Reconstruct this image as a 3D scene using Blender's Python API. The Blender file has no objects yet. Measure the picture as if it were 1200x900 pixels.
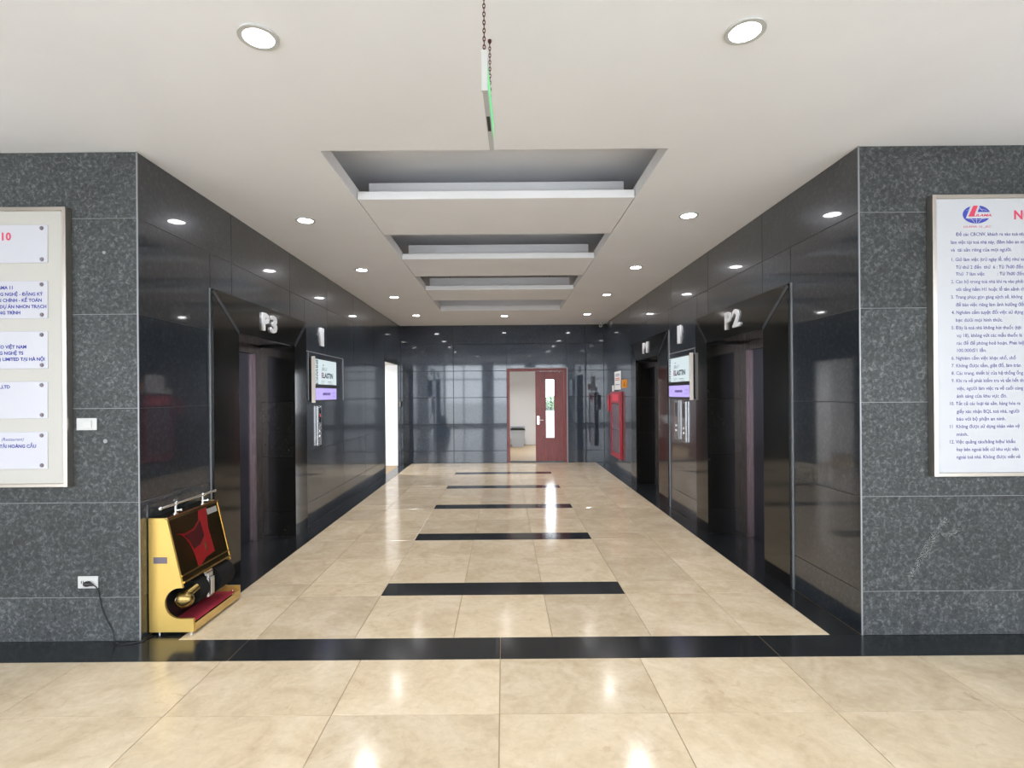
import bpy, bmesh, math, random
from mathutils import Vector, Matrix
R = math.radians
random.seed(7)
SC = bpy.context.scene
COL = SC.collection

# ------------------------------------------------------------------ camera, sky, exposure
F, VX, VY, CZ = 617.0, 590.0, 462.0, 1.5      # focal length in px, vanishing point, eye height
ROLL = R(0.45); SR = math.sin(ROLL)
cam = bpy.data.objects.new('camera', bpy.data.cameras.new('camera'))
COL.objects.link(cam); SC.camera = cam
cam.location = (0, 0, CZ); cam.rotation_euler = (R(90), ROLL, 0)
cam.data.sensor_width = 36; cam.data.lens = F / 1200 * 36
cam.data.shift_x = (600 - VX) / 1200; cam.data.shift_y = (VY - 450) / 1200
cam.data.clip_start = 0.05; cam.data.clip_end = 300

world = bpy.data.worlds.new('overcast_sky'); SC.world = world; world.use_nodes = True
wn = world.node_tree.nodes; wl = world.node_tree.links
SKY = 5.0
wbg = wn['Background']; wbg.inputs['Color'].default_value = (0.86, 0.93, 1.0, 1); wbg.inputs['Strength'].default_value = SKY

SC.view_settings.view_transform = 'Standard'; SC.view_settings.look = 'None'
SC.view_settings.gamma = 1; SC.view_settings.use_curve_mapping = False
SC.view_settings.exposure = 0.75
LAMP = 26.0           # emission of the downlight lenses
BEAM = 8.0            # watts of each downlight's beam
SC.cycles.use_denoising = True
SC.cycles.sample_clamp_indirect = 12

# ------------------------------------------------------------------ main dimensions (metres)
XL, XR, YF, YB, H = -2.245, 2.195, 3.24, 11.5, 3.01
YR = -1.5                                       # glazed street front behind the camera

def P(x, y, Y):
    """point at distance Y that the photograph shows at pixel x, y"""
    dx, dy = x - VX, y - VY
    dx, dy = dx - SR * dy, dy + SR * dx
    return Vector((dx * Y / F, Y, CZ - dy * Y / F))

# ------------------------------------------------------------------ materials
MATS = {}
def new_mat(name):
    m = bpy.data.materials.new(name); m.use_nodes = True; MATS[name] = m
    nt = m.node_tree; return m, nt.nodes, nt.links, nt.nodes['Principled BSDF']
def simple(name, col, rough=0.5, metal=0.0, spec=0.5, emit=0.0, ecol=None, alpha=None, trans=0.0):
    m, n, l, b = new_mat(name)
    b.inputs['Base Color'].default_value = (*col, 1); b.inputs['Roughness'].default_value = rough
    b.inputs['Metallic'].default_value = metal; b.inputs['Specular IOR Level'].default_value = spec
    b.inputs['Transmission Weight'].default_value = trans
    if emit: b.inputs['Emission Color'].default_value = (*(ecol or col), 1); b.inputs['Emission Strength'].default_value = emit
    return m
def coords(n, l, per_object=True, scale=1.0):
    tc = n.new('ShaderNodeTexCoord')
    if not per_object:
        return tc.outputs['Object']
    oi = n.new('ShaderNodeObjectInfo'); mu = n.new('ShaderNodeMath'); mu.operation = 'MULTIPLY'; mu.inputs[1].default_value = 91.0
    l.new(oi.outputs['Random'], mu.inputs[0])
    ad = n.new('ShaderNodeVectorMath'); ad.operation = 'ADD'
    l.new(tc.outputs['Object'], ad.inputs[0]); l.new(mu.outputs[0], ad.inputs[1])
    return ad.outputs[0]
def noise(n, l, vec, scale, detail=4, rough=0.6, dist=0.0):
    t = n.new('ShaderNodeTexNoise'); t.inputs['Scale'].default_value = scale; t.inputs['Detail'].default_value = detail
    t.inputs['Roughness'].default_value = rough; t.inputs['Distortion'].default_value = dist
    l.new(vec, t.inputs['Vector']); return t.outputs['Fac']
def ramp(n, l, fac, stops):
    r = n.new('ShaderNodeValToRGB'); e = r.color_ramp.elements
    while len(e) < len(stops): e.new(0.5)
    for k, (p, c) in enumerate(stops): e[k].position = p; e[k].color = (*c, 1) if len(c) == 3 else c
    l.new(fac, r.inputs[0]); return r.outputs[0]
def mix(n, l, fac, a, b, mode='MIX'):
    m = n.new('ShaderNodeMix'); m.data_type = 'RGBA'; m.blend_type = mode
    if isinstance(fac, float): m.inputs[0].default_value = fac
    else: l.new(fac, m.inputs[0])
    for s, v in ((6, a), (7, b)):
        if isinstance(v, tuple): m.inputs[s].default_value = (*v, 1)
        else: l.new(v, m.inputs[s])
    return m.outputs[2]
def bump(n, l, b, h, strength, dist=0.002):
    bp = n.new('ShaderNodeBump'); bp.inputs['Strength'].default_value = strength; bp.inputs['Distance'].default_value = dist
    l.new(h, bp.inputs['Height']); l.new(bp.outputs[0], b.inputs['Normal'])
def tile_shift(n, l, col, lo, hi):
    oi = n.new('ShaderNodeObjectInfo'); mr = n.new('ShaderNodeMapRange')
    mr.inputs['To Min'].default_value = lo; mr.inputs['To Max'].default_value = hi
    l.new(oi.outputs['Random'], mr.inputs['Value'])
    hs = n.new('ShaderNodeHueSaturation'); l.new(mr.outputs[0], hs.inputs['Value']); l.new(col, hs.inputs['Color'])
    return hs.outputs[0]

def granite(name, c0, c1, c2, rough, spec, bstr, tint=None, scale=1.0, ior=1.5, coat=0.0):
    m, n, l, b = new_mat(name)
    v = coords(n, l)
    g = noise(n, l, v, 38 * scale, 5, 0.7, 0.6); big = noise(n, l, v, 3.0, 3, 0.55, 0.4)
    col = ramp(n, l, g, [(0.30, c0), (0.52, c1), (0.75, c2)])
    col = mix(n, l, 0.35, col, ramp(n, l, big, [(0.3, (0.55, 0.55, 0.55)), (0.7, (1.35, 1.35, 1.35))]), 'MULTIPLY')
    col = tile_shift(n, l, col, 0.75, 1.25)
    l.new(col, b.inputs['Base Color'])
    b.inputs['Roughness'].default_value = rough; b.inputs['Specular IOR Level'].default_value = spec
    b.inputs['IOR'].default_value = ior
    b.inputs['Coat Weight'].default_value = coat; b.inputs['Coat Roughness'].default_value = .045; b.inputs['Coat IOR'].default_value = 1.6
    if tint: b.inputs['Specular Tint'].default_value = (*tint, 1)
    if bstr: bump(n, l, b, g, bstr)
    return m
granite('granite_polished', (.005, .007, .010), (.012, .016, .021), (.046, .056, .066), .30, .38, 0.03, (.62, .75, 1.0), coat=1.0)
granite('granite_portal', (.005, .005, .005), (.010, .010, .009), (.026, .025, .023), .10, .6, 0.02)
granite('granite_flamed', (.022, .024, .025), (.052, .057, .058), (.19, .20, .203), .62, .4, 0.6, scale=1.15)
granite('granite_black', (.008, .009, .010), (.014, .016, .018), (.03, .033, .036), .16, .55, 0.02)

def marble():
    m, n, l, b = new_mat('beige_marble')
    v = coords(n, l)
    big = noise(n, l, v, 3.2, 6, 0.62, 0.8); fine = noise(n, l, v, 22, 5, 0.65, 0.5); vein = noise(n, l, v, 5.5, 8, 0.7, 1.6)
    col = ramp(n, l, big, [(0.3, (.50, .40, .275)), (0.5, (.575, .475, .335)), (0.72, (.645, .55, .415))])
    col = mix(n, l, ramp(n, l, vein, [(0.60, (0, 0, 0)), (0.72, (.6, .6, .6))]), col, (.40, .29, .17))
    col = mix(n, l, 0.32, col, ramp(n, l, fine, [(0.32, (.74, .71, .66)), (0.68, (1.16, 1.16, 1.16))]), 'MULTIPLY')
    col = tile_shift(n, l, col, 0.90, 1.08)
    l.new(col, b.inputs['Base Color'])
    l.new(ramp(n, l, fine, [(0.3, (.10, .10, .10)), (0.8, (.20, .20, .20))]), b.inputs['Roughness'])
    b.inputs['Specular IOR Level'].default_value = 0.55
    bump(n, l, b, big, 0.05, 0.004)
    return m
marble()
def plaster(name, c, var=0.05):
    m, n, l, b = new_mat(name)
    v = coords(n, l, False); g = noise(n, l, v, 0.9, 4, 0.6, 0.6)
    l.new(ramp(n, l, g, [(0.3, tuple(x * (1 - var) for x in c)), (0.7, c)]), b.inputs['Base Color'])
    b.inputs['Roughness'].default_value = 0.7
    bump(n, l, b, noise(n, l, v, 2.2, 3), 0.04, 0.02)
    return m
plaster('ceiling_paint', (.85, .855, .89)); plaster('white_paint', (.80, .80, .80), .02)
def wood():
    m, n, l, b = new_mat('red_wood')
    tc = n.new('ShaderNodeTexCoord'); mp = n.new('ShaderNodeMapping'); mp.inputs['Scale'].default_value = (14, 14, 1.2)
    l.new(tc.outputs['Object'], mp.inputs[0])
    g = noise(n, l, mp.outputs[0], 2.2, 6, 0.65, 1.0)
    l.new(ramp(n, l, g, [(0.3, (.13, .014, .012)), (0.6, (.22, .028, .024)), (0.8, (.30, .05, .045))]), b.inputs['Base Color'])
    b.inputs['Roughness'].default_value = 0.32; b.inputs['Specular IOR Level'].default_value = .5
    return m
wood()
def brushed(name, c, rough, metal=1.0):
    m, n, l, b = new_mat(name)
    tc = n.new('ShaderNodeTexCoord'); mp = n.new('ShaderNodeMapping'); mp.inputs['Scale'].default_value = (90, 90, 1.0)
    l.new(tc.outputs['Object'], mp.inputs[0]); g = noise(n, l, mp.outputs[0], 3, 3)
    b.inputs['Base Color'].default_value = (*c, 1); b.inputs['Metallic'].default_value = metal
    l.new(ramp(n, l, g, [(0.3, (rough * .8,) * 3), (0.7, (rough * 1.2,) * 3)]), b.inputs['Roughness'])
    return m
brushed('door_steel', (.34, .27, .25), .30); brushed('door_panel_steel', (.17, .15, .19), .22); brushed('gold_brushed', (.66, .45, .13), .42, .75)
simple('chrome', (.85, .86, .88), .12, 1.0); simple('steel', (.62, .62, .63), .25, 1.0); simple('frame_steel', (.55, .50, .45), .28, 1.0)
simple('letter_steel', (.78, .79, .82), .38, .35); simple('frame_pale', (.80, .74, .68), .4)
simple('gold_polished', (.76, .58, .27), .16, 1.0); simple('plate_pale', (.30, .30, .28), .4, .2); simple('gold_dim', (.24, .17, .06), .2, .9); simple('plate_dark', (.14, .12, .15), .3, .6); simple('gold_dark', (.075, .058, .022), .10, .85)
simple('grout_mid', (.06, .065, .07), .6); simple('grout_light', (.26, .27, .27), .7); simple('grout_dark', (.008, .009, .010), .5); simple('grout_floor', (.30, .22, .13), .6)
simple('trim_metal', (.30, .31, .33), .4, .5)
simple('screw_grey', (.16, .13, .15), .4, .4); simple('white_plastic', (.52, .52, .51), .35); simple('black_plastic', (.01, .01, .011), .4); simple('black_bristle', (.006, .006, .006), .85, 0, .2)
simple('board_cream', (.47, .455, .42), .45); simple('plaque_white', (.52, .52, .57), .22); simple('board_white', (.50, .51, .54), .30)
simple('ink_blue', (.012, .02, .26), .5); simple('ink_violet', (.10, .09, .28), .5); simple('ink_red', (.62, .04, .10), .5); simple('logo_blue', (.035, .05, .36), .5)
simple('red_mat', (.31, .011, .03), .85); simple('red_inlay', (.21, .005, .007), .25); simple('red_inlay_dark', (.045, .002, .003), .25)
simple('red_enamel', (.42, .008, .022), .28); simple('red_label', (.85, .10, .14), .5)
simple('dark_interior', (.02, .02, .02), .6); simple('paper', (.80, .80, .80), .6); simple('paper_red', (.62, .12, .11), .6); simple('ink_grey', (.18, .2, .25), .6)
simple('orange_sign', (.78, .30, .02), .5); simple('brown_ink', (.30, .10, .01), .5)
simple('lamp_lens', (1, 1, 1), .4, emit=LAMP, ecol=(1.0, .985, 1.0))
simple('screen_white', (.1, .1, .1), .2, emit=.46, ecol=(.78, .93, .97)); simple('screen_violet', (.1, .1, .1), .2, emit=.55, ecol=(.50, .40, .98))
simple('screen_black', (.004, .004, .006), .12); simple('screen_ink', (.03, .05, .07), .4); simple('screen_ink_pale', (.16, .22, .24), .4); simple('screen_ink_pink', (.40, .10, .22), .4)
simple('screen_ink_violet', (.22, .16, .50), .4)
simple('red_led', (.1, 0, 0), .4, emit=.35, ecol=(1, .05, .05))
simple('exit_green', (.05, .3, .1), .4, emit=.38, ecol=(.12, .95, .30)); simple('sign_white', (.46, .46, .44), .5); simple('sign_grey', (.42, .43, .45), .5); simple('rust_chain', (.10, .035, .03), .5, .6)
simple('bin_grey', (.44, .47, .50), .45); simple('bin_bag', (.012, .016, .013), .4); simple('leaf_green', (.03, .10, .018), .55)
simple('terrace', (.40, .42, .44), .6); simple('pavement', (.62, .62, .60), .7)
simple('slot_glass', (1, 1, 1), .02, trans=1.0); simple('cabinet_glass', (.22, .14, .17), .08, 0, .6)
simple('pink_metal', (.72, .45, .36), .25, .9)
M = MATS

# ------------------------------------------------------------------ mesh helpers
class MB:
    def __init__(s): s.bm = bmesh.new()
    def box(s, x0, x1, y0, y1, z0, z1, bev=0.0):
        b = bmesh.new(); v = [b.verts.new((x, y, z)) for x in (x0, x1) for y in (y0, y1) for z in (z0, z1)]
        for q in ((0, 1, 3, 2), (4, 6, 7, 5), (0, 4, 5, 1), (2, 3, 7, 6), (0, 2, 6, 4), (1, 5, 7, 3)): b.faces.new([v[i] for i in q])
        bmesh.ops.recalc_face_normals(b, faces=b.faces)
        if bev: bmesh.ops.bevel(b, geom=b.edges[:], offset=bev, segments=1, affect='EDGES')
        return s.add(b)
    def add(s, b, mat=None):
        me = bpy.data.meshes.new('t'); b.to_mesh(me); b.free()
        if mat is not None: me.transform(mat)
        s.bm.from_mesh(me); bpy.data.meshes.remove(me); return s
    def prism(s, pts, a0, a1, axis='y'):
        """polygon swept between a0 and a1; axis y: pts are (x, z); axis x: pts are (y, z); axis z: pts are (x, y)"""
        f = {'y': lambda p, a: (p[0], a, p[1]), 'x': lambda p, a: (a, p[0], p[1]), 'z': lambda p, a: (p[0], p[1], a)}[axis]
        b = bmesh.new(); A = [b.verts.new(f(p, a0)) for p in pts]; B = [b.verts.new(f(p, a1)) for p in pts]
        k = len(pts); b.faces.new(A); b.faces.new(B)
        for i in range(k): b.faces.new((A[i], A[(i + 1) % k], B[(i + 1) % k], B[i]))
        bmesh.ops.recalc_face_normals(b, faces=b.faces); return s.add(b)
    def cyl(s, p0, p1, r0, r1=None, seg=16, caps=True):
        p0, p1 = Vector(p0), Vector(p1); d = p1 - p0; b = bmesh.new()
        bmesh.ops.create_cone(b, cap_ends=caps, segments=seg, radius1=r0, radius2=r0 if r1 is None else r1, depth=d.length)
        return s.add(b, Matrix.Translation((p0 + p1) / 2) @ d.to_track_quat('Z', 'Y').to_matrix().to_4x4())
    def ball(s, c, r, sc=(1, 1, 1), seg=16):
        b = bmesh.new(); bmesh.ops.create_uvsphere(b, u_segments=seg, v_segments=seg // 2, radius=r)
        return s.add(b, Matrix.Translation(c) @ Matrix.Diagonal((*sc, 1)))
    def ring(s, c, r0, r1, z0, z1, seg=28):
        b = bmesh.new(); pr = ((r0, z0), (r1, z0), (r1, z1), (r0, z1)); rows = []
        for i in range(seg):
            a = 2 * math.pi * i / seg; rows.append([b.verts.new((c[0] + r * math.cos(a), c[1] + r * math.sin(a), z)) for r, z in pr])
        for i in range(seg):
            A, B = rows[i], rows[(i + 1) % seg]
            for j in range(4): b.faces.new((A[j], A[(j + 1) % 4], B[(j + 1) % 4], B[j]))
        bmesh.ops.recalc_face_normals(b, faces=b.faces); return s.add(b)
    def tube(s, pts, r, seg=8):
        for a, b in zip(pts, pts[1:]): s.cyl(a, b, r, seg=seg)
        for p in pts[1:-1]: s.ball(p, r, seg=8)
        return s
    def build(s, name, mat, parent=None, smooth=False, kind=None):
        me = bpy.data.meshes.new(name); s.bm.to_mesh(me); s.bm.free()
        me.materials.append(M[mat])
        if smooth:
            for p in me.polygons: p.use_smooth = True
            me.set_sharp_from_angle(angle=R(40))
        o = bpy.data.objects.new(name, me); COL.objects.link(o)
        # put the mesh origin at the middle of its underside
        if len(me.vertices):
            xs = [v.co for v in me.vertices]
            lo = Vector([min(v[i] for v in xs) for i in range(3)]); hi = Vector([max(v[i] for v in xs) for i in range(3)])
            c = Vector(((lo.x + hi.x) / 2, (lo.y + hi.y) / 2, lo.z)); me.transform(Matrix.Translation(-c)); o.location = c
        if parent: attach(o, parent)
        if kind: o['kind'] = kind
        return o
WORLD = {}
def wloc(o):
    p = Vector(o.location)
    while o.parent: o = o.parent; p += Vector(o.location)
    return p
def attach(o, parent):
    o.parent = parent; o.location = Vector(o.location) - wloc(parent)
def thing(name, loc, label, cat, group=None):
    o = bpy.data.objects.new(name, None); COL.objects.link(o); o.location = loc; o.empty_display_size = .1
    return tag(o, label, cat, group)
def tag(o, label, cat, group=None):
    o['label'] = label; o['category'] = cat
    if group: o['group'] = group
    return o
def struct(o, label=None):
    o['kind'] = 'structure'
    if label: o['label'] = label
    return o
TILES = {}
def tile(name, x0, x1, y0, y1, z0, z1, mat, parent, bev=0.002):
    d = tuple(round(v, 3) for v in (x1 - x0, y1 - y0, z1 - z0)); key = (name, mat, d)
    if key not in TILES:
        mb = MB().box(-d[0] / 2, d[0] / 2, -d[1] / 2, d[1] / 2, -d[2] / 2, d[2] / 2, bev)
        me = bpy.data.meshes.new(name); mb.bm.to_mesh(me); mb.bm.free(); me.materials.append(M[mat]); TILES[key] = me
    o = bpy.data.objects.new(name, TILES[key]); COL.objects.link(o)
    o.location = ((x0 + x1) / 2, (y0 + y1) / 2, (z0 + z1) / 2); attach(o, parent); return o
def cut(rects, holes):
    for h in holes:
        out = []
        for (a0, a1, b0, b1) in rects:
            if a1 <= h[0] + 1e-4 or a0 >= h[1] - 1e-4 or b1 <= h[2] + 1e-4 or b0 >= h[3] - 1e-4: out.append((a0, a1, b0, b1)); continue
            if a0 < h[0]: out.append((a0, h[0], b0, b1))
            if a1 > h[1]: out.append((h[1], a1, b0, b1))
            c0, c1 = max(a0, h[0]), min(a1, h[1])
            if b0 < h[2]: out.append((c0, c1, b0, h[2]))
            if b1 > h[3]: out.append((c0, c1, h[3], b1))
        rects = out
    return [r for r in rects if r[1] - r[0] > .015 and r[3] - r[2] > .015]
def text_mesh(s, bold=0.0, extrude=0.0, shear=0.0, spacing=1.0):
    cu = bpy.data.curves.new('lettering', 'FONT'); cu.body = s; cu.size = 1; cu.offset = bold; cu.extrude = extrude; cu.shear = shear
    cu.space_character = spacing; cu.resolution_u = 2
    ob = bpy.data.objects.new('lettering', cu); COL.objects.link(ob)
    dg = bpy.context.evaluated_depsgraph_get(); me = bpy.data.meshes.new_from_object(ob.evaluated_get(dg))
    bpy.data.objects.remove(ob); bpy.data.curves.remove(cu); me.materials.clear(); return me
def text(s, mat, org, right, up, parent, cap=None, width=None, align='L', name='lettering', bold=0.0, depth=0.0, shear=0.0, spacing=1.0, sx=1.0):
    """lay a line of lettering with its baseline start (or end, align R) at org; cap = capital height in metres; width forces the length"""
    me = text_mesh(s, bold, 0.5 if depth else 0.0, shear, spacing)
    xs = [v.co.x for v in me.vertices]; x0, x1 = min(xs), max(xs)
    k = cap / 0.73
    kx = (width / (x1 - x0)) if width else k * sx
    right, up = Vector(right), Vector(up); nrm = right.cross(up)
    off = -x0 if align == 'L' else (-x1 if align == 'R' else -(x0 + x1) / 2)
    for v in me.vertices:
        v.co = right * ((v.co.x + off) * kx) + up * (v.co.y * k) + nrm * ((v.co.z + .5) * depth if depth else 0.0)
    me.materials.append(M[mat]); o = bpy.data.objects.new(name, me); COL.objects.link(o); o.location = Vector(org); attach(o, parent)
    return o

# ------------------------------------------------------------------ floor
floor = struct(MB().box(-7, 7, YR - .1, YB + 5.2, -.12, -.0035).build('floor', 'grout_floor'), 'polished beige marble floor with black granite strips')
G = .0018
def ftile(x0, x1, y0, y1, mat='beige_marble', name='tile'):
    tile(name, x0 + G, x1 - G, y0 + G, y1 - G, -.02, 0, mat, floor, .0008)
LX = [-.03 + .79 * k for k in range(-5, 6)]
ys = [.09, .88, 1.67, 2.47, 2.985]
for a, b in zip(ys, ys[1:]):
    for c, d in zip(LX, LX[1:]): ftile(c, d, a, b)
tile('paving', -7, 7, YR - .1, .088, -.02, 0, 'beige_marble', floor)
tile('paving', -7, LX[0] - .002, .09, 2.983, -.02, 0, 'beige_marble', floor); tile('paving', LX[-1] + .002, 7, .09, 2.983, -.02, 0, 'beige_marble', floor)
BX = [-7, -4.74, -3.16, -1.58, -.03, 1.56, 3.14, 4.72, 7]
for c, d in zip(BX, BX[1:]): ftile(c, d, 2.985, YF + .01, 'granite_black', 'border_strip')
CX = [-2.02, -1.54, -.93, -.32, .29, .90, 1.51, 2.005]
bars = [3.94 + 1.49 * k for k in range(5)]
rows = [(YF + .01, bars[0])]
for k, b in enumerate(bars):
    e = bars[k + 1] if k < 4 else YB
    m = (b + .26 + e) / 2
    rows += [(b, b + .26), (b + .26, m), (m, e)]
for y0, y1 in rows:
    isbar = any(abs(y0 - b) < 1e-6 for b in bars)
    for c, d in zip(CX, CX[1:]):
        if isbar and -.94 < c < .89: continue
        ftile(c, d, y0, y1)
    if isbar: ftile(-.93, .90, y0, y1, 'granite_black', 'inlay_bar')
for k in range(7):
    y0 = YF + .01 + k * (YB - YF) / 7; y1 = y0 + (YB - YF) / 7
    ftile(XL, -2.02, y0, y1, 'granite_black', 'border_strip'); ftile(2.005, XR, y0, y1, 'granite_black', 'border_strip')

# ------------------------------------------------------------------ ceiling with the slatted recess
RX0, RX1, RY0, RY1, RT, LIP = -1.12, 1.03, 3.25, 9.50, 3.34, .095
cb = MB()
cb.box(-7, 7, YR - .1, RY0, H, H + LIP); cb.box(-7, RX0, RY0, YB + .1, H, H + LIP); cb.box(RX1, 7, RY0, YB + .1, H, H + LIP)
cb.box(RX0, RX1, RY1, YB + .1, H, H + LIP)
# void above the lip, a little wider than the opening
cb.box(RX0 - .3, RX1 + .3, RY0 - .2, RY1 + .3, RT, RT + .1)
for (p, q, u, v) in ((RX0 - .3, RX1 + .3, RY0 - .2, RY0 - .1), (RX0 - .3, RX1 + .3, RY1 + .2, RY1 + .3), (RX0 - .3, RX0 - .2, RY0 - .1, RY1 + .2), (RX1 + .2, RX1 + .3, RY0 - .1, RY1 + .2)): cb.box(p, q, u, v, H + LIP, RT)
ceiling = struct(cb.build('ceiling', 'ceiling_paint'), 'white painted ceiling with a long slatted recess')
for y0, y1 in ((4.06, 4.97), (5.86, 6.72), (7.60, 8.44)):
    MB().box(RX0 + .006, RX1 - .006, y0, y1, H + .0, H + .062, .003).build('slat', 'ceiling_paint', ceiling)
    MB().box(RX0 + .03, RX1 - .03, y0 + .26, y1 - .10, H + .062, H + .23).build('riser', 'ceiling_paint', ceiling)
    for x in (RX0 + .3, RX1 - .3):
        MB().cyl((x, y1 - .2, H + .23), (x, y1 - .2, RT), .005, seg=8).build('hanger_rod', 'trim_metal', ceiling)
MB().box(RX0 + .022, RX1 - .022, RY1 - .01, RY1 + .001, H, H + .08).build('slat', 'ceiling_paint', ceiling)

# ------------------------------------------------------------------ walls
ROWS = [0, .268, .852, 1.432, 2.012, 2.602, H]
T = .006; J = .002
def clad_x(wall, face, sgn, cols_by_row, holes, mat):
    """tiles on a wall whose face is the plane x = face, stone thickness going away from the room by sgn"""
    for r in range(6):
        z0, z1 = ROWS[r], ROWS[r + 1]; cols = cols_by_row(r)
        for a, b in zip(cols, cols[1:]):
            for (p, q, u, v) in cut([(a, b, z0, z1)], holes):
                xx = sorted((face, face + sgn * T)); tile('stone_panel', xx[0], xx[1], p + J, q - J, u + J, v - J, mat, wall, .001)
def slab_x(x0, x1, y0, y1, holes):
    mb = MB()
    for (p, q, u, v) in cut([(y0, y1, 0, H)], holes): mb.box(x0, x1, p, q, u, v)
    return mb
P3 = (4.04, 5.95); P2 = (4.01, 5.95); P1 = (6.97, 8.97); PT = 2.33; LEFTDOOR = (9.98, 11.17, 2.14)
hl = [(P3[0], P3[1], 0, PT), (LEFTDOOR[0], LEFTDOOR[1], 0, LEFTDOOR[2])]
wall_left = struct(slab_x(XL - .1, XL - T + .002, YF + T, YB + .1, hl).build('wall_left', 'grout_mid'), 'polished black granite wall with the P3 lift')
clad_x(wall_left, XL, -1, lambda r: [YF, 4.36, 5.55, 6.72, 7.9, 9.1, 10.3, YB] if r >= 4 else [YF, P3[0], P3[1], 7.37, 8.55, 9.80, LEFTDOOR[1], YB], hl, 'granite_polished')
hr = [(P2[0], P2[1], 0, PT), (P1[0], P1[1], 0, PT)]
wall_right = struct(slab_x(XR + T - .0015, XR + .1, YF + T, YB + .1, hr).build('wall_right', 'grout_mid'), 'polished black granite wall with the P1 and P2 lifts')
clad_x(wall_right, XR, 1, lambda r: [YF, 4.45, 5.63, 6.85, 8.0, 9.15, 10.3, YB] if r >= 4 else [YF, P2[0], P2[1], P1[0], P1[1], 10.2, YB], hr, 'granite_polished')
def trim_x(wall, face, sgn, y, z0, z1, w=.014):
    xx = sorted((face + sgn * .002, face - sgn * .006)); MB().box(xx[0], xx[1], y - w / 2, y + w / 2, z0, z1).build('edge_trim', 'trim_metal', wall)
trim_x(wall_left, XL, -1, P3[0] - .008, 0.002, PT); trim_x(wall_left, XL, -1, 7.37, 1.432, 2.012, .03); trim_x(wall_left, XL, -1, 6.06, 1.45, 2.0)
trim_x(wall_left, XL, -1, LEFTDOOR[0] - .02, 0.002, .45, .03)
trim_x(wall_right, XR, 1, P2[0] - .008, 0.002, PT, .018); trim_x(wall_right, XR, 1, P1[0] - .008, 0.002, PT, .022); trim_x(wall_right, XR, 1, 6.02, 1.45, 2.0)
for wall, z in ((wall_left, 2.012), (wall_right, 2.012)):
    f, s, y0, y1 = (XL, -1, P3[1] + .02, 7.37) if wall is wall_left else (XR, 1, P2[1] + .02, P1[0] - .02)
    xx = sorted((f + s * .002, f - s * .004)); MB().box(xx[0], xx[1], y0, y1, z - .006, z + .006).build('edge_trim', 'trim_metal', wall)

def front_wall(name, x0, x1, cols, label):
    w = struct(MB().box(x0, x1, YF + T - .0015, YF + .12, 0, H).build(name, 'grout_light'), label)
    for r in range(6):
        for a, b in zip(cols, cols[1:]): tile('stone_panel', a + J, b - J, YF, YF + T, ROWS[r] + J, ROWS[r + 1] - J, 'granite_flamed', w, .001)
    return w
wfl = front_wall('wall_front_left', -7, XL - T - .001, [-7, -5.85, -4.65, -3.45, XL], 'rough grey granite wall left of the corridor mouth')
wfr = front_wall('wall_front_right', XR + T + .001, 7, [XR, 3.21, 4.41, 5.6, 7], 'rough grey granite wall right of the corridor mouth')
MB().box(XL - .005, XL + .002, YF - .002, YF + .005, 0, H).build('edge_trim', 'trim_metal', wfl)
MB().box(XR - .002, XR + .005, YF - .002, YF + .005, 0, H).build('edge_trim', 'trim_metal', wfr)

DX0, DX1, DZ = .075, 1.385, 2.06                 # opening in the end wall
mb = MB()
for (p, q, u, v) in cut([(XL - .1, XR + .1, 0, H)], [(DX0, DX1, 0, DZ)]): mb.box(p, q, YB + T - .0015, YB + .12, u, v)
wall_back = struct(mb.build('wall_back', 'grout_dark'), 'mirror polished dark granite end wall')
for r in range(6):
    for a, b in zip([XL, -1.09, .075, 1.385, 1.80, XR], [-1.09, .075, 1.385, 1.80, XR]):
        for (p, q, u, v) in cut([(a, b, ROWS[r], ROWS[r + 1])], [(DX0, DX1, 0, DZ)]):
            tile('stone_panel', p + .004, q - .004, YB, YB + T, u + .004, v - .004, 'granite_polished', wall_back, .002)
# a pale vein in one rough panel and two filled drill holes
def vein():
    m, n, l, b = new_mat('pale_vein')
    g = noise(n, l, coords(n, l, False), 26, 5, 0.7); b.inputs['Base Color'].default_value = (.17, .18, .18, 1); b.inputs['Roughness'].default_value = .7
    l.new(ramp(n, l, g, [(.40, (0, 0, 0)), (.66, (.75, .75, .75))]), b.inputs['Alpha'])
vein()
for pts in ([(1063, 676), (1070, 676), (1092, 642), (1112, 606), (1108, 604), (1086, 634)], [(1088, 624), (1110, 630), (1126, 622), (1124, 618), (1108, 624)]):
    q = [P(x, y, YF) for x, y in pts]; MB().prism([(v.x, v.z) for v in q], YF - .0012, YF - .0002, 'y').build('stone_vein', 'pale_vein', wfr)
for x, y, r in ((122, 296, .010), (123.5, 517, .013)):
    v = P(x, y, YF); MB().cyl((v.x, YF - .002, v.z), (v.x, YF - .0002, v.z), r, seg=9).build('hole_filler', 'grout_light', wfl)
# lobby shell behind the camera: side walls and a glazed street front
struct(MB().box(-7.1, -7, YR - .1, YF + .1, 0, H).build('wall_lobby_left', 'white_paint')); struct(MB().box(7, 7.1, YR - .1, YF + .1, 0, H).build('wall_lobby_right', 'white_paint'))
gaps = [(-6.6, -5.2), (-4.8, -3.2), (-2.75, -.95), (-.5, 1.05), (1.45, 3.0), (3.4, 4.9), (5.2, 6.6)]
mb = MB()
for (p, q, u, v) in cut([(-7, 7, 0, H)], [(a, b, .08, 2.9) for a, b in gaps]): mb.box(p, q, YR - .2, YR, u, v)
struct(mb.build('wall_rear', 'white_paint'))
for k, (a, b) in enumerate(gaps):
    mb = MB(); c = (a + b) / 2
    for x in (a + .025, c, b - .025): mb.box(x - .025, x + .025, YR - .13, YR - .07, .08, 2.9)
    for z in (.105, 2.2, 2.875): mb.box(a, b, YR - .13, YR - .07, z - .025, z + .025)
    struct(mb.build('window_%d' % (k + 1), 'steel'))
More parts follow.
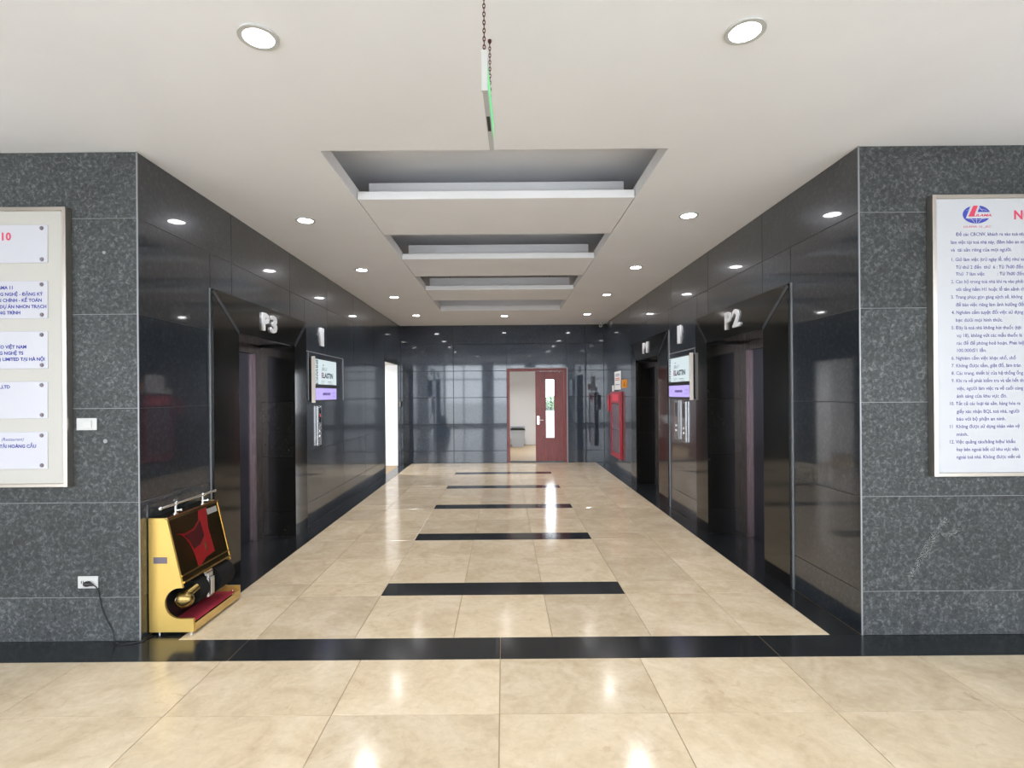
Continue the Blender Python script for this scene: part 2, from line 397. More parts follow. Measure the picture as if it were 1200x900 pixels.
struct(MB().box(-60, 60, -80, YR - .21, -.3, -.15).build('ground', 'pavement'))

# ------------------------------------------------------------------ side room, stair room and terrace beyond the doors
mb = MB()
a, b, z = LEFTDOOR
mb.box(XL - 2.2, XL - .1, 9.0, 9.1, 0, H); [mb.box(XL - 2.3, XL - 2.2, p_, q_, u_, v_) for p_, q_, u_, v_ in cut([(9.0, 12.6, 0, H)], [(9.15, 10.9, .6, 2.5)])]; mb.box(XL - 2.2, XL - .1, 12.5, 12.6, 0, H)  # unseen window opening added so daylight brightens the doorway reveal
mb.box(XL - 2.3, XL - .1, 9.0, 12.6, 2.7, 2.8)
struct(mb.build('wall_side_room', 'white_paint'))
mb = MB()
mb.box(XL - .30, XL - .002, b - .006, b + .05, .002, z + .05); mb.box(XL - .30, XL - .1, a - .05, a, .002, z + .05); mb.box(XL - .30, XL - .002, a, b, z - .006, z + .05)
struct(mb.build('door_1', 'white_paint'), 'white plastered side doorway in the black wall')
mb = MB(); mb.box(XL - .1, XL + .004, a - .06, a - .002, .002, z + .06); mb.box(XL + .001, XL + .004, b + .002, b + .05, .002, z + .06); mb.box(XL - .02, XL + .004, a - .06, b + .05, z + .002, z + .09)
mb.build('door_frame', 'black_plastic', bpy.data.objects['door_1'])
SY = 15.6
mb = MB()
mb.box(-1.3, -1.2, YB + .12, SY, 0, H); mb.box(2.7, 2.8, YB + .12, SY, 0, H); mb.box(-1.3, 2.8, YB + .12, SY, H - .2, H - .1)
for (p, q, u, v) in cut([(-1.3, 2.8, 0, H)], [(1.02, 2.4, .05, 2.6)]): mb.box(p, q, SY, SY + .15, u, v)
struct(mb.build('wall_stair_room', 'white_paint'), 'white wall of the room behind the end door')
mb = MB()
for x in (1.045, 1.72, 2.375): mb.box(x - .025, x + .025, SY + .04, SY + .1, .05, 2.6)
for zz in (.075, 2.575): mb.box(1.02, 2.4, SY + .04, SY + .1, zz - .025, zz + .025)
struct(mb.build('window_8', 'white_plastic'))
struct(MB().box(-8, 10, SY + .16, 30, -.25, -.02).build('terrace', 'terrace'))
struct(MB().box(-3, 8, 17.8, 18.0, -.02, .93).build('parapet', 'terrace'))

# ------------------------------------------------------------------ end door
d = struct(MB().box(DX0, DX0 + .062, YB - .012, YB + .12, .002, DZ).build('door_2', 'red_wood'), 'red wooden double door with one leaf open')
# frame: the other stile, the head and a threshold
MB().box(DX1 - .062, DX1, YB - .012, YB + .12, .002, DZ).build('door_frame', 'red_wood', d)
MB().box(DX0 + .062, DX1 - .062, YB - .012, YB + .12, DZ - .062, DZ).build('door_frame', 'red_wood', d)
MB().box(DX0 - .02, DX1 + .02, YB - .014, YB - .002, DZ, DZ + .018).build('edge_trim', 'trim_metal', d)
MB().box(DX1, DX1 + .018, YB - .014, YB - .002, .002, DZ).build('edge_trim', 'trim_metal', d)
MB().box(DX0 + .062, DX1 - .062, YB + .02, YB + .12, .001, .03).build('threshold', 'granite_black', d)
lx0, lx1 = .70, DX1 - .065; gx0, gx1, gz0, gz1 = .918, 1.115, .53, 1.82
mb = MB()
for (p, q, u, v) in cut([(lx0, lx1, .032, DZ - .066)], [(gx0, gx1, gz0, gz1)]): mb.box(p, q, YB + .03, YB + .07, u, v)
leaf = mb.build('door_leaf', 'red_wood', d)
MB().box(gx0, gx1, YB + .046, YB + .052, gz0, gz1).build('glass_pane', 'slot_glass', leaf)
mb = MB()
for (x0, x1, z0, z1) in ((gx0 - .012, gx0 + .008, gz0, gz1), (gx1 - .008, gx1 + .012, gz0, gz1), (gx0 - .012, gx1 + .012, gz1 - .008, gz1 + .012), (gx0 - .012, gx1 + .012, gz0 - .012, gz0 + .008)): mb.box(x0, x1, YB + .024, YB + .031, z0, z1)
mb.build('glazing_bead', 'red_wood', leaf)
mb = MB().box(lx0 + .03, lx0 + .085, YB + .022, YB + .031, .83, 1.02, .003); mb.cyl((lx0 + .055, YB + .022, .93), (lx0 + .055, YB - .02, .93), .009); mb.cyl((lx0 + .055, YB - .02, .93), (lx0 + .17, YB - .02, .93), .009)
mb.build('door_handle', 'chrome', leaf, True)
# open leaf, swung into the room beyond
leaf2 = MB().box(DX0 + .002, DX0 + .042, YB + .13, YB + .70, .032, DZ - .09).build('door_leaf', 'red_wood', d)

# ------------------------------------------------------------------ lift entrances
def lift(name, sgn, face, y0, y1, number, label, depth=.36):
    """sgn -1: left wall, +1: right wall"""
    t = thing(name, (face, (y0 + y1) / 2, 0), label, 'lift entrance', 'granite framed lift entrances')
    jw = .395 if y0 < 6 else .42; i0, i1 = y0 + jw, y1 - .335; it = 2.03; pr = .022
    xs = lambda p, q: sorted((face + sgn * p, face + sgn * q))
    a, b = xs(-pr, T)
    for nm, pts in (('jamb_panel', [(y0, 0.001), (i0, 0.001), (i0, it), (y0, PT)]), ('jamb_panel', [(i1, 0.001), (y1, 0.001), (y1, PT), (i1, it)]), ('header_panel', [(i0, it), (i1, it), (y1, PT), (y0, PT)])):
        cy = sum(p[0] for p in pts) / 4; cz = sum(p[1] for p in pts) / 4
        MB().prism([(p + .0015 * (1 if p < cy else -1), q + .0015 * (1 if q < cz else -1)) for p, q in pts], a, b, 'x').build(nm, 'granite_portal', t)
    # thin mitre strips on the header corners
    for (pa, pb) in (((i1, it), (y1, PT)), ((i0, it), (y0, PT))):
        dv = Vector((pb[0] - pa[0], pb[1] - pa[1])).normalized(); nv = Vector((-dv.y, dv.x)) * .016
        A, B = xs(-pr - .003, -pr + .001)
        MB().prism([(pa[0] + nv.x, pa[1] + nv.y), (pa[0] - nv.x, pa[1] - nv.y), (pb[0] - nv.x, pb[1] - nv.y - .02), (pb[0] + nv.x, pb[1] + nv.y - .02)], A, B, 'x').build('mitre_strip', 'granite_polished', t)
    # reveals of the recess
    a, b = xs(T, depth)
    for r in range(4):
        z0, z1 = ROWS[r], min(ROWS[r + 1], it)
        MB().box(a, b, i1, i1 + .03, z0 + .002, z1 - .002).build('reveal_panel', 'granite_portal', t); MB().box(a, b, i0 - .03, i0, z0 + .002, z1 - .002).build('reveal_panel', 'granite_portal', t)
    bk = MB(); bk.box(a, b, i1 + .03, i1 + .08, -.02, it + .1); bk.box(a, b, i0 - .08, i0 - .03, -.02, it + .1); bk.box(a, b, i0 - .03, i1 + .03, it + .03, it + .1); bk.build('light_block', 'dark_interior', t)  # unseen backing added to stop outside light leaking through the panel joints
    MB().box(a, b, i0 - .03, i1 + .03, it, it + .03).build('soffit_panel', 'granite_portal', t)
    a, b = xs(.0, depth + .05); MB().box(a, b, i0, i1, -.02, .001).build('sill', 'granite_black', t)
    # steel architrave and sliding doors
    a, b = xs(depth - .03, depth + .02); fr = MB().box(a, b, i1 - .14, i1 - .001, .002, it - .002); fr.box(a, b, i0 + .001, i0 + .14, .002, it - .002); fr.box(a, b, i0 + .14, i1 - .14, it - .09, it - .002)
    fr.build('door_frame', 'door_steel', t)
    a, b = xs(depth + .005, depth + .02); m = (i0 + i1) / 2
    MB().box(a, b, i0 + .141, m - .002, .004, it - .092).build('door_panel', 'door_panel_steel', t); MB().box(a, b, m + .002, i1 - .141, .004, it - .092).build('door_panel', 'door_panel_steel', t)
    a, b = xs(depth + .02, depth + .05); MB().box(a, b, i0 - .09, i1 + .09, -.02, it + .1).build('shaft_panel', 'dark_interior', t)
    # raised steel number
    right = (0, -sgn, 0) if sgn > 0 else (0, 1, 0)
    cy = {'P3': 5.0, 'P2': 4.97, 'P1': 8.0}[number]; x = face - sgn * (pr + .001)
    w = .135
    for k, ch in enumerate(number):
        yy = cy + (k - .5) * (w + .035) * (1 if sgn < 0 else -1)
        text(ch, 'letter_steel', (x, yy, 2.115), right, (0, 0, 1), t, cap=.16, width=w if ch != '1' else .075, align='C', name='letter', bold=.035, depth=.016)
    return t
lift('lift_entrance', -1, XL, P3[0], P3[1], 'P3', 'black granite lift entrance with steel number P3, on the left wall')
lift('lift_entrance', 1, XR, P2[0], P2[1], 'P2', 'black granite lift entrance with steel number P2, nearest on the right wall')
lift('lift_entrance', 1, XR, P1[0], P1[1], 'P1', 'black granite lift entrance with steel number P1, beside the red hose cabinet')

# floor numbers above the call panels
def floor_number(face, sgn, y, label):
    right = (0, -sgn, 0) if sgn > 0 else (0, 1, 0)
    t = text('1', 'letter_steel', (face - sgn * .001, y, 2.12), right, (0, 0, 1), floor, cap=.22, width=.115, align='C', name='floor_number', bold=.03, depth=.016)
    p = wloc(t); t.parent = None; t.location = p
    tag(t, label, 'number', 'steel floor numbers')
floor_number(XL, -1, 6.50, 'steel number 1 above the screen on the left wall'); floor_number(XR, 1, 6.53, 'steel number 1 above the screen on the right wall')

# ------------------------------------------------------------------ advertising screens
def screen(face, sgn, y0, y1, label):
    z0, z1 = 1.43, 1.945; t = thing('display_screen', (face, (y0 + y1) / 2, z0), label, 'screen', 'wall screens by the lifts')
    xs = lambda p, q: sorted((face - sgn * p, face - sgn * q)); dp = .065
    a, b = xs(.002, dp); MB().box(a, b, y0 + .012, y1, z0, z1, .004).build('housing', 'black_plastic', t)
    a, b = xs(.03, dp + .004); MB().box(a, b, y0, y0 + .011, z0 - .012, z1 + .012).build('edge_frame', 'frame_pale', t)
    a, b = xs(dp, dp + .002); w0, w1 = y0 + .03, y1 - .015; zm = z0 + .165
    MB().box(a, b, w0, w1, zm + .04, z1 - .015).build('picture', 'screen_white', t); MB().box(a, b, w0, w1, z0 + .02, zm - .005).build('ticker', 'screen_violet', t)
    right = (0, -sgn, 0) if sgn > 0 else (0, 1, 0); up = (0, 0, 1); W = w1 - w0
    def pt(u, v): return (face - sgn * (dp + .0032), (w0 + u * W) if sgn < 0 else (w1 - u * W), v)
    text('ENHANCE', 'screen_ink', pt(.02, z1 - .025), (0, 0, -1), right, t, cap=.065, width=.30, bold=.035)
    text('ELASTIN', 'screen_ink', pt(.26, z0 + .285), right, up, t, cap=.062, width=.42, bold=.04)
    text('E', 'screen_ink_pink', Vector(pt(.255, z0 + .285)) + Vector((-sgn * .0006, 0, 0)), right, up, t, cap=.064, width=.055, bold=.03)
    text('JELLY', 'screen_ink_pale', pt(.27, z0 + .375), right, up, t, cap=.036, width=.20, bold=.02)
    a, b = xs(dp + .002, dp + .003)
    def bar(u0, u1, za, zb, m):
        yy = sorted((pt(u0, 0)[1], pt(u1, 0)[1])); MB().box(a, b, yy[0], yy[1], za, zb).build('printed_line', m, t)
    bar(.32, .37, z0 + .433, z0 + .444, 'screen_ink'); bar(.25, .42, z0 + .240, z0 + .247, 'screen_ink_pale'); bar(.55, .75, z0 + .235, z0 + .243, 'screen_ink_pale'); bar(.25, .38, z0 + .218, z0 + .224, 'screen_ink_pale'); bar(.6, .8, z0 + .212, z0 + .218, 'screen_ink_pale')
    bar(.32, .68, z0 + .075, z0 + .105, 'screen_ink_violet'); bar(.80, .92, z0 + .10, z0 + .108, 'screen_ink_violet'); bar(.80, .92, z0 + .06, z0 + .066, 'screen_ink_violet')
    text('<', 'screen_ink_violet', pt(.10, z0 + .07), right, up, t, cap=.06)
    return t
screen(XL, -1, 6.08, 6.88, 'wall screen with white picture and violet strip, on the left wall')
screen(XR, 1, 6.00, 6.78, 'wall screen with white picture and violet strip, on the right wall')
def call_panel(face, sgn, y, z0, z1, label, w=.12, led=False):
    t = thing('call_panel', (face, y, z0), label, 'lift panel', 'lift call panels')
    xs = lambda p, q: sorted((face - sgn * p, face - sgn * q))
    a, b = xs(.001, .028); MB().box(a, b, y - w / 2, y + w / 2, z0, z1, .004).build('face_plate', 'steel', t)
    a, b = xs(.028, .030); MB().box(a, b, y - w * .28, y + w * .28, z1 - .20, z1 - .03).build('indicator', 'screen_black', t)
    if led: a, b = xs(.030, .031); MB().box(a, b, y - w * .13, y + w * .13, z1 - .135, z1 - .10).build('arrow_light', 'red_led', t)
    a, b = xs(.028, .034); [MB().cyl((a, y, z0 + h), (b, y, z0 + h), .018).build('button', 'chrome', t, True) for h in (.17, .11)]
call_panel(XL, -1, 6.36, .90, 1.38, 'narrow steel call panel under the left wall screen', led=True)
call_panel(XR, 1, 6.62, .92, 1.41, 'steel call panel under the right wall screen, farther of two')
call_panel(XR, 1, 6.35, .90, 1.40, 'steel call panel under the right wall screen, nearer of two')

# ------------------------------------------------------------------ ceiling downlights
DL = [(303, 43, 'large bright round downlight near the top left of the picture'), (873, 36, 'large bright round downlight near the top right of the picture'),
      (358, 258, 'nearest downlight along the left side of the slatted recess'), (807, 252, 'nearest downlight along the right side of the slatted recess'),
      (424, 316, 'second downlight along the left side of the slatted recess'), (745, 313, 'second downlight along the right side of the slatted recess'),
      (462, 348, 'third downlight along the left side of the slatted recess'), (711, 345, 'third downlight along the right side of the slatted recess'),
      (488, 369.5, 'small downlight at the left end of the far row'), (591, 370, 'small downlight in the middle of the far row'), (688, 368, 'small downlight at the right end of the far row')]
def beam(t, loc, size, energy):
    la = bpy.data.lights.new('beam', 'AREA'); la.shape = 'DISK'; la.size = size; la.energy = energy; la.color = (1.0, .985, .99); la.spread = R(125)
    lo = bpy.data.objects.new('beam', la); COL.objects.link(lo); lo.location = loc; attach(lo, t)
for px, py, lab in DL:
    dx, dy = px - VX, py - VY; dx, dy = dx - SR * dy, dy + SR * dx
    Y = (H - CZ) * F / -dy; X = dx * Y / F
    t = thing('downlight', (X, Y, H), lab, 'ceiling light', 'round ceiling downlights')
    MB().ring((X, Y), .062, .082, H - .008, H + .0).build('rim', 'white_plastic', t, True)
    MB().cyl((X, Y, H - .005), (X, Y, H - .0005), .062, seg=28).build('lens', 'lamp_lens', t)
    beam(t, (X, Y, H - .0085), .12, BEAM)

# unseen lamps added to brighten the rooms beyond the doors
def added_room_lamp(x, y, z, r, label):
    t = thing('added_lamp', (x, y, z), label, 'ceiling light'); MB().ring((x, y), r, r + .02, z - .03, z).build('rim', 'white_plastic', t); MB().cyl((x, y, z - .025), (x, y, z - .001), r, seg=24).build('lens', 'lamp_lens', t); beam(t, (x, y, z - .029), .2, 26)
added_room_lamp(XL - 1.1, 10.3, 2.70, .11, 'added unseen lamp brightening the side room behind the left doorway')
added_room_lamp(.5, 13.6, H - .2, .10, 'added unseen lamp brightening the room behind the red door')

# ------------------------------------------------------------------ hanging exit sign
ex = thing('exit_sign', (-.058, 2.05, 2.565), 'slim hanging exit sign seen edge-on with green face, on chains', 'sign')
ya, yb = 1.84, 2.30; yaw = .014 / (yb - ya)
def exbox(x0, x1, y0, y1, z0, z1):
    f = lambda x, y: (x + yaw * (y - ya), y)
    return MB().prism([f(x0, y0), f(x1, y0), f(x1, y1), f(x0, y1)], z0, z1, 'z')
exbox(-.068, -.047, ya, ya + .012, 2.562, 2.705).build('end_cap', 'sign_white', ex)
exbox(-.0655, -.048, ya + .012, yb, 2.566, 2.70).build('housing', 'sign_grey', ex)
exbox(-.048, -.0465, ya + .02, yb - .03, 2.60, 2.665).build('lit_face', 'exit_green', ex)
exbox(-.062, -.050, ya + .18, ya + .29, 2.564, 2.567).build('battery_cover', 'black_plastic', ex)
def chain(x, y, z0, z1):
    mb = MB(); n = max(3, int((z1 - z0) / .014)); st = (z1 - z0) / n
    for k in range(n):
        z = z0 + (k + .5) * st; hh = st * .62; w = .0042; pts = []
        for i in range(9):
            a = 2 * math.pi * i / 8; u = w * math.cos(a); v = hh * math.sin(a); pts.append((x + u, y, z + v) if k % 2 else (x, y + u, z + v))
        mb.tube(pts, .0019, 5)
    return mb
chain(-.0585, 1.86, 2.705, H).build('chain', 'rust_chain', ex); chain(-.047, 2.245, 2.72, H).build('chain', 'rust_chain', ex)
MB().box(-.051, -.044, 2.241, 2.249, 2.70, 2.725).build('hook', 'white_plastic', ex); MB().cyl((-.047, 2.245, H - .008), (-.047, 2.245, H), .008).build('ceiling_rose', 'rust_chain', ex)

# ------------------------------------------------------------------ boards on the front walls
RT_, UP_ = (1, 0, 0), (0, 0, 1)
YW = YF                                         # wall face
def pane_frame(x0, x1, z0, z1, w, yf, t, mat):
    for (a, b, c, d) in ((x0, x0 + w, z0, z1), (x1 - w, x1, z0, z1), (x0 + w, x1 - w, z1 - w, z1), (x0 + w, x1 - w, z0, z0 + w)):
        MB().box(a, b, yf, YW - .001, c, d, .002).build('frame_bar', mat, t)
yf = YW - .05
a = P(76, 242, yf); b = P(76, 571, yf)
t = thing('directory_board', (-3.3, YW, b.z), 'steel framed directory board with white plaques on the left grey wall', 'board')
x1, z0, z1 = a.x, b.z, a.z; x0 = x1 - 1.3
pane_frame(x0, x1, z0, z1, .022, yf, t, 'frame_steel')
MB().box(x0 + .022, x1 - .022, yf + .016, YW - .002, z0 + .022, z1 - .022).build('back_panel', 'board_cream', t)
yp = yf + .010
def plaque(ytop, ybot, lines):
    A = P(55.5, ytop, yp); B = P(55.5, ybot, yp); X0 = x0 + .1
    p = MB().box(X0, A.x, yp, yp + .0065, B.z, A.z, .002).build('plaque', 'plaque_white', t)
    for X in (A.x - .035, X0 + .035):
        for Z in (A.z - .022, B.z + .022):
            MB().cyl((X, yp, Z), (X, yp - .005, Z), .013, .010, seg=10).build('screw', 'screw_grey', p, True)
    for (py, xr, s, cap, mat, kw) in lines:
        q = P(xr, py, yp); text(s, mat, (q.x, yp - .0008, q.z), RT_, UP_, p, cap=cap, align='R', **kw)
B_ = dict(bold=.033)
plaque(263, 308, [(281.5, 13.2, 'LILAMA 10', .048, 'ink_red', dict(bold=.03, spacing=1.05))])
plaque(329, 373, [(339, 15, 'CÔNG TY LILAMA 11', .0205, 'ink_blue', B_), (346.4, 50.5, 'THUỶ LỢI - CÔNG NGHỆ - ĐĂNG KÝ', .0205, 'ink_blue', B_), (353.6, 49, 'VIỆT NHẬT - PHÒNG TÀI CHÍNH - KẾ TOÁN', .0205, 'ink_blue', B_), (361, 54.5, 'KINH TẾ KỸ THUẬT - BAN DỰ ÁN NHƠN TRẠCH', .0205, 'ink_blue', B_), (368.3, 24, 'ĐẠI THỰ CÔNG TRÌNH', .0205, 'ink_blue', B_)])
plaque(388, 432, [(408.3, 31, 'CÔNG TY REMICO VIỆT NAM', .0205, 'ink_blue', B_), (415.6, 27.5, 'CỔ PHẦN CÔNG NGHỆ TS', .0205, 'ink_blue', B_), (422.6, 52.5, 'TTC SPORTS (U.S) LIMITED TẠI HÀ NỘI', .0205, 'ink_blue', B_)])
plaque(447, 490.5, [(455.2, 12, 'M.I.CO.,LTD', .0205, 'ink_blue', B_)])
plaque(506, 549.5, [(516.5, 28, '(Restaurant)', .020, 'ink_blue', dict(shear=.3)), (524.6, 42.5, 'TRUNG TÂM DV VẬN TẢI HOÀNG CẦU', .0205, 'ink_blue', B_)])

a = P(1093, 228, yf); b = P(1093, 559, yf); x0, z1, z0 = a.x, a.z, b.z; x1 = x0 + 1.25
t = thing('notice_board', (x0 + .6, YW, z0), 'steel framed white notice with violet text and a globe logo on right grey wall', 'board')
pane_frame(x0, x1, z0, z1, .024, yf, t, 'frame_steel')
yn = yf + .012
MB().box(x0 + .024, x1 - .024, yn, YW - .002, z0 + .024, z1 - .024).build('notice_sheet', 'board_white', t)
LINES = [(1120, 274.5, 'Để các CBCNV, khách ra vào toà nhà', 0), (1114, 283.8, 'làm việc tại toà nhà này, đảm bảo an ninh', 0), (1114, 292.8, 'và  tài sản riêng của mọi người.', 1185.5),
 (1115, 304, '1. Giờ làm việc (trừ ngày lễ, tết) như sau', 0), (1120, 313, 'Từ thứ 2 đến  thứ  6 : Từ 7h00 đến 17h', 0), (1120, 321, 'Thứ  7 làm việc          : Từ 7h00 đến 11h', 0),
 (1114.5, 330, '2. Cán bộ trong toà nhà khi ra vào phải', 0), (1120, 339, 'với tầng hầm H1 hoặc lễ tân sảnh chính', 0), (1114.5, 348, '3. Trang phục gọn gàng sạch sẽ, không', 0), (1120, 357, 'để bàn việc riêng làm ảnh hưởng đến', 0),
 (1115, 366, '4. Nghiêm cấm tuyệt đối việc sử dụng', 0), (1120, 375, 'bạc dưới mọi hình thức.', 1175), (1115, 384, '5. Đây là toà nhà không hút thuốc (tại', 0), (1121, 393, 'vụ 18), không vứt các mẩu thuốc lá', 0),
 (1121, 402, 'rác để đề phòng hoả hoạn. Phát hiện', 0), (1121.5, 410.5, '100.000đ/1 lần.', 1156), (1115, 419.6, '6. Nghiêm cấm việc khạc nhổ, chổ', 0), (1115, 428.4, '7. Không được tắm, giặt đồ, làm tràn', 0),
 (1115, 437.2, '8. Các trang, thiết bị của hệ thống ống', 0), (1115, 446, '9. Khi ra về phải kiểm tra và tắt hết thiết', 0), (1121, 455, 'việc, người làm việc ra về cuối cùng', 0), (1121, 464, 'ánh sáng của khu vực đó.', 1180),
 (1113, 472.8, '10. Tất cả các loại tài sản, hàng hóa ra', 0), (1121, 482, 'giấy xác nhận BQL toà nhà, người', 0), (1121, 490.8, 'báo với bộ phận an ninh.', 1178.5), (1113, 499.6, '11  Không được sử dụng nhân viên vệ', 0),
 (1121, 508.8, 'mình.', 1134.5), (1113, 517.6, '12. Việc quảng cáo/bảng hiệu/ khẩu', 0), (1121, 526.5, 'hay bên ngoài bất cứ khu vực văn', 0), (1121, 535.4, 'ngoài toà nhà. Không được viết vẽ', 0)]
for (px, py, s, xe) in LINES:
    q = P(px, py + 2.1, yn); w = (P(xe, py, yn).x - q.x) if xe else None
    text(s, 'ink_violet', (q.x, yn - .0008, q.z), RT_, UP_, t, cap=.0215, width=w, sx=.93, bold=.012)
q = P(1188.3, 256.8, yn); text('NỘI QUY TOÀ NHÀ', 'ink_red', (q.x, yn - .0008, q.z), RT_, UP_, t, cap=.055, bold=.03)
# globe logo
c = P(1144.2, 251.3, yn); k = yn / F
def flat(pts, y, mat, name, par=t):
    return MB().prism([(c.x + u * k, c.z + v * k) for u, v in pts], yn - y, yn - y + .0005, 'y').build(name, mat, par)
flat([(16.2 * math.cos(2 * math.pi * i / 40), 10.6 * math.sin(2 * math.pi * i / 40)) for i in range(40)], .0008, 'logo_blue', 'logo_globe')
def arc(fn, n=16, w=.28):
    pts = [fn(i / n) for i in range(n + 1)]
    up = [(u, v + w) for u, v in pts]; flat(pts + up[::-1], .0012, 'board_white', 'logo_line')
for s in (1, -1):
    arc(lambda tt, s=s: (-12 + 24 * tt, s * (4.2 + 2.2 * (1 - (2 * tt - 1) ** 2))))
for x in (-5.5, 5.5): flat([(x * .3 - .25, -10.2), (x * .3 + .25, -10.2), (x * 1.3 + .3, -4), (x * 1.3 - .3, -4)], .0012, 'board_white', 'logo_line'); flat([(x * .3 - .25, 10.2), (x * .3 + .25, 10.2), (x * 1.3 + .3, 4), (x * 1.3 - .3, 4)], .0012, 'board_white', 'logo_line')
flat([(-.25, -10.2), (.25, -10.2), (.25, -4), (-.25, -4)], .0012, 'board_white', 'logo_line')
flat([(-12.6, -4.6), (15.5, -4.6), (17.5, 2.6), (1.2, 2.6), (4.2, 11.5), (-6.5, 11.5)], .0016, 'board_white', 'logo_letter_edge')
flat([(-9.8, -2.6), (-3.4, -2.6), (1.6, 10.2), (-3.8, 10.2)], .0020, 'ink_red', 'logo_letter')
text('LILAMA', 'ink_red', (c.x - 4.2 * k, yn - .002, c.z - 2.5 * k), RT_, UP_, t, cap=2.9 * k, width=21.5 * k, shear=.25, bold=.03)
text('LILAMA 10., JSC', 'ink_red', (c.x - 15.5 * k, yn - .0008, c.z - 15.6 * k), RT_, UP_, t, cap=2.6 * k, width=32.5 * k, shear=.2)

# ------------------------------------------------------------------ socket, plug, switch
def wall_plate(name, x, y, label, cat):
    p = P(x, y, YW); t = thing(name, (p.x, YW, p.z - .036), label, cat)
    MB().box(p.x - .062, p.x + .062, YW - .009, YW - .0005, p.z - .037, p.z + .037, .003).build('face_plate', 'white_plastic', t); return t, p
t, p = wall_plate('light_switch', 102.5, 497, 'white light switch beside the directory board on grey granite', 'switch')
MB().box(p.x - .012, p.x + .034, YW - .014, YW - .009, p.z - .024, p.z + .024, .002).build('rocker', 'white_plastic', t)
t, p = wall_plate('power_socket', 104, 682, 'white power socket low on the left grey wall', 'socket')
mb = MB()
for dx in (-.04, -.028): mb.box(p.x + dx, p.x + dx + .004, YW - .0105, YW - .009, p.z - .008, p.z + .010)
mb.build('socket_slot', 'black_plastic', t)
pg = thing('plug_cord', (p.x + .012, YW - .02, p.z), 'black plug with cord hanging from the low white socket', 'plug')
mb = MB().ball((p.x + .01, YW - .025, p.z - .004), .021, (1.2, .8, .8)); mb.cyl((p.x + .01, YW - .03, p.z - .004), (p.x + .045, YW - .022, p.z - .012), .012, .006)
mb.build('plug', 'black_plastic', pg, True)
pts = [Vector((p.x + .04, YW - .022, p.z - .01)), Vector((p.x + .062, YW - .012, p.z - .03)), Vector((p.x + .075, YW - .008, p.z - .10)), Vector((p.x + .088, YW - .008, p.z - .17)), Vector((p.x + .12, YW - .008, p.z - .24)), Vector((p.x + .155, YW - .008, p.z - .30)), Vector((p.x + .175, YW - .03, .006)), Vector((p.x + .22, YW - .06, .006)), Vector((p.x + .29, YW - .045, .006)), Vector((p.x + .35, YW + .0, .006))]
pts += [Vector((XL + .02, YF - .012, .006)), Vector((XL + .035, YF + .06, .006))]
for _ in range(2):
    q = [pts[0]]
    for A, B in zip(pts, pts[1:]): q += [A * .75 + B * .25, A * .25 + B * .75]
    pts = q + [pts[-1]]
MB().tube(pts, .0035, 6).build('cord', 'black_plastic', pg, True)
p = P(467.6, 473.5, 11.36)
t = thing('wall_switch', (XL, 11.36, p.z - .06), 'tiny white switch between the side doorway and the end wall', 'switch')
MB().box(XL + .0005, XL + .012, 11.29, 11.43, p.z - .055, p.z + .055).build('face_plate', 'white_plastic', t)
MB().box(XL + .012, XL + .016, 11.33, 11.39, p.z - .03, p.z + .03).build('rocker', 'paper', t)

# ------------------------------------------------------------------ fire cabinet, notices, security camera
t = thing('fire_hose_cabinet', (XR, 10.18, .27), 'red fire hose cabinet with glass front on the right wall', 'cabinet')
y0, y1, z0, z1, d0, d1 = 9.72, 10.58, .27, 1.53, XR - .05, XR - .001
MB().box(XR - .030, d1, y0 + .03, y1 - .03, z0 + .03, z1 - .03).build('body', 'red_enamel', t)
for (p, q, u, v) in ((y0, y0 + .06, z0, z1), (y1 - .06, y1, z0, z1), (y0 + .06, y1 - .06, z0, z0 + .09), (y0 + .06, y1 - .06, z1 - .22, z1)): MB().box(d0, d1, p, q, u, v, .004).build('door_rail', 'red_enamel', t)
MB().box(XR - .036, XR - .031, y0 + .06, y1 - .06, z0 + .09, z1 - .22).build('glass_pane', 'cabinet_glass', t)
MB().box(d0 - .002, d0, y0 + .15, y1 - .2, z1 - .18, z1 - .05).build('label_plate', 'red_label', t)
MB().box(XR - .044, XR - .037, y0 + .06, y1 - .06, .80, .815).build('glazing_bar', 'steel', t)
t = thing('alarm_box', (XR, 10.92, 1.15), 'small red box beside the far edge of the hose cabinet', 'alarm')
MB().box(XR - .04, XR - .001, 10.78, 10.95, 1.13, 1.47, .006).build('casing', 'red_enamel', t); MB().box(XR - .044, XR - .04, 10.83, 10.90, 1.27, 1.36).build('push_plate', 'red_label', t)
def sheet(name, y0, y1, z0, z1, mat, label, cat):
    t = thing(name, (XR, (y0 + y1) / 2, z0), label, cat); MB().box(XR - .006, XR - .0005, y0, y1, z0, z1).build('sheet', mat, t); return t
t = sheet('paper_notice', 9.83, 10.37, 1.57, 1.92, 'paper', 'white paper notice above the red hose cabinet', 'notice')
for z, m in ((1.86, 'ink_grey'), (1.83, 'ink_grey'), (1.78, 'paper_red'), (1.75, 'paper_red'), (1.66, 'ink_grey')): MB().box(XR - .0075, XR - .006, 9.92, 10.28, z, z + .014).build('printed_line', m, t)
t = sheet('yellow_sign', 9.33, 9.74, 1.60, 1.75, 'orange_sign', 'small orange warning sign beside the paper notice', 'sign')
MB().prism([(9.46, 1.63), (9.60, 1.63), (9.53, 1.72)], XR - .0075, XR - .006, 'x').build('printed_triangle', 'brown_ink', t)
sheet('small_card', 10.45, 10.62, 1.54, 1.66, 'paper', 'small white card at the top corner of the hose cabinet', 'card')
p = P(704, 379, 11.25)
t = thing('security_camera', (p.x, 11.25, H), 'small white dome camera under the ceiling in the far right corner', 'camera')
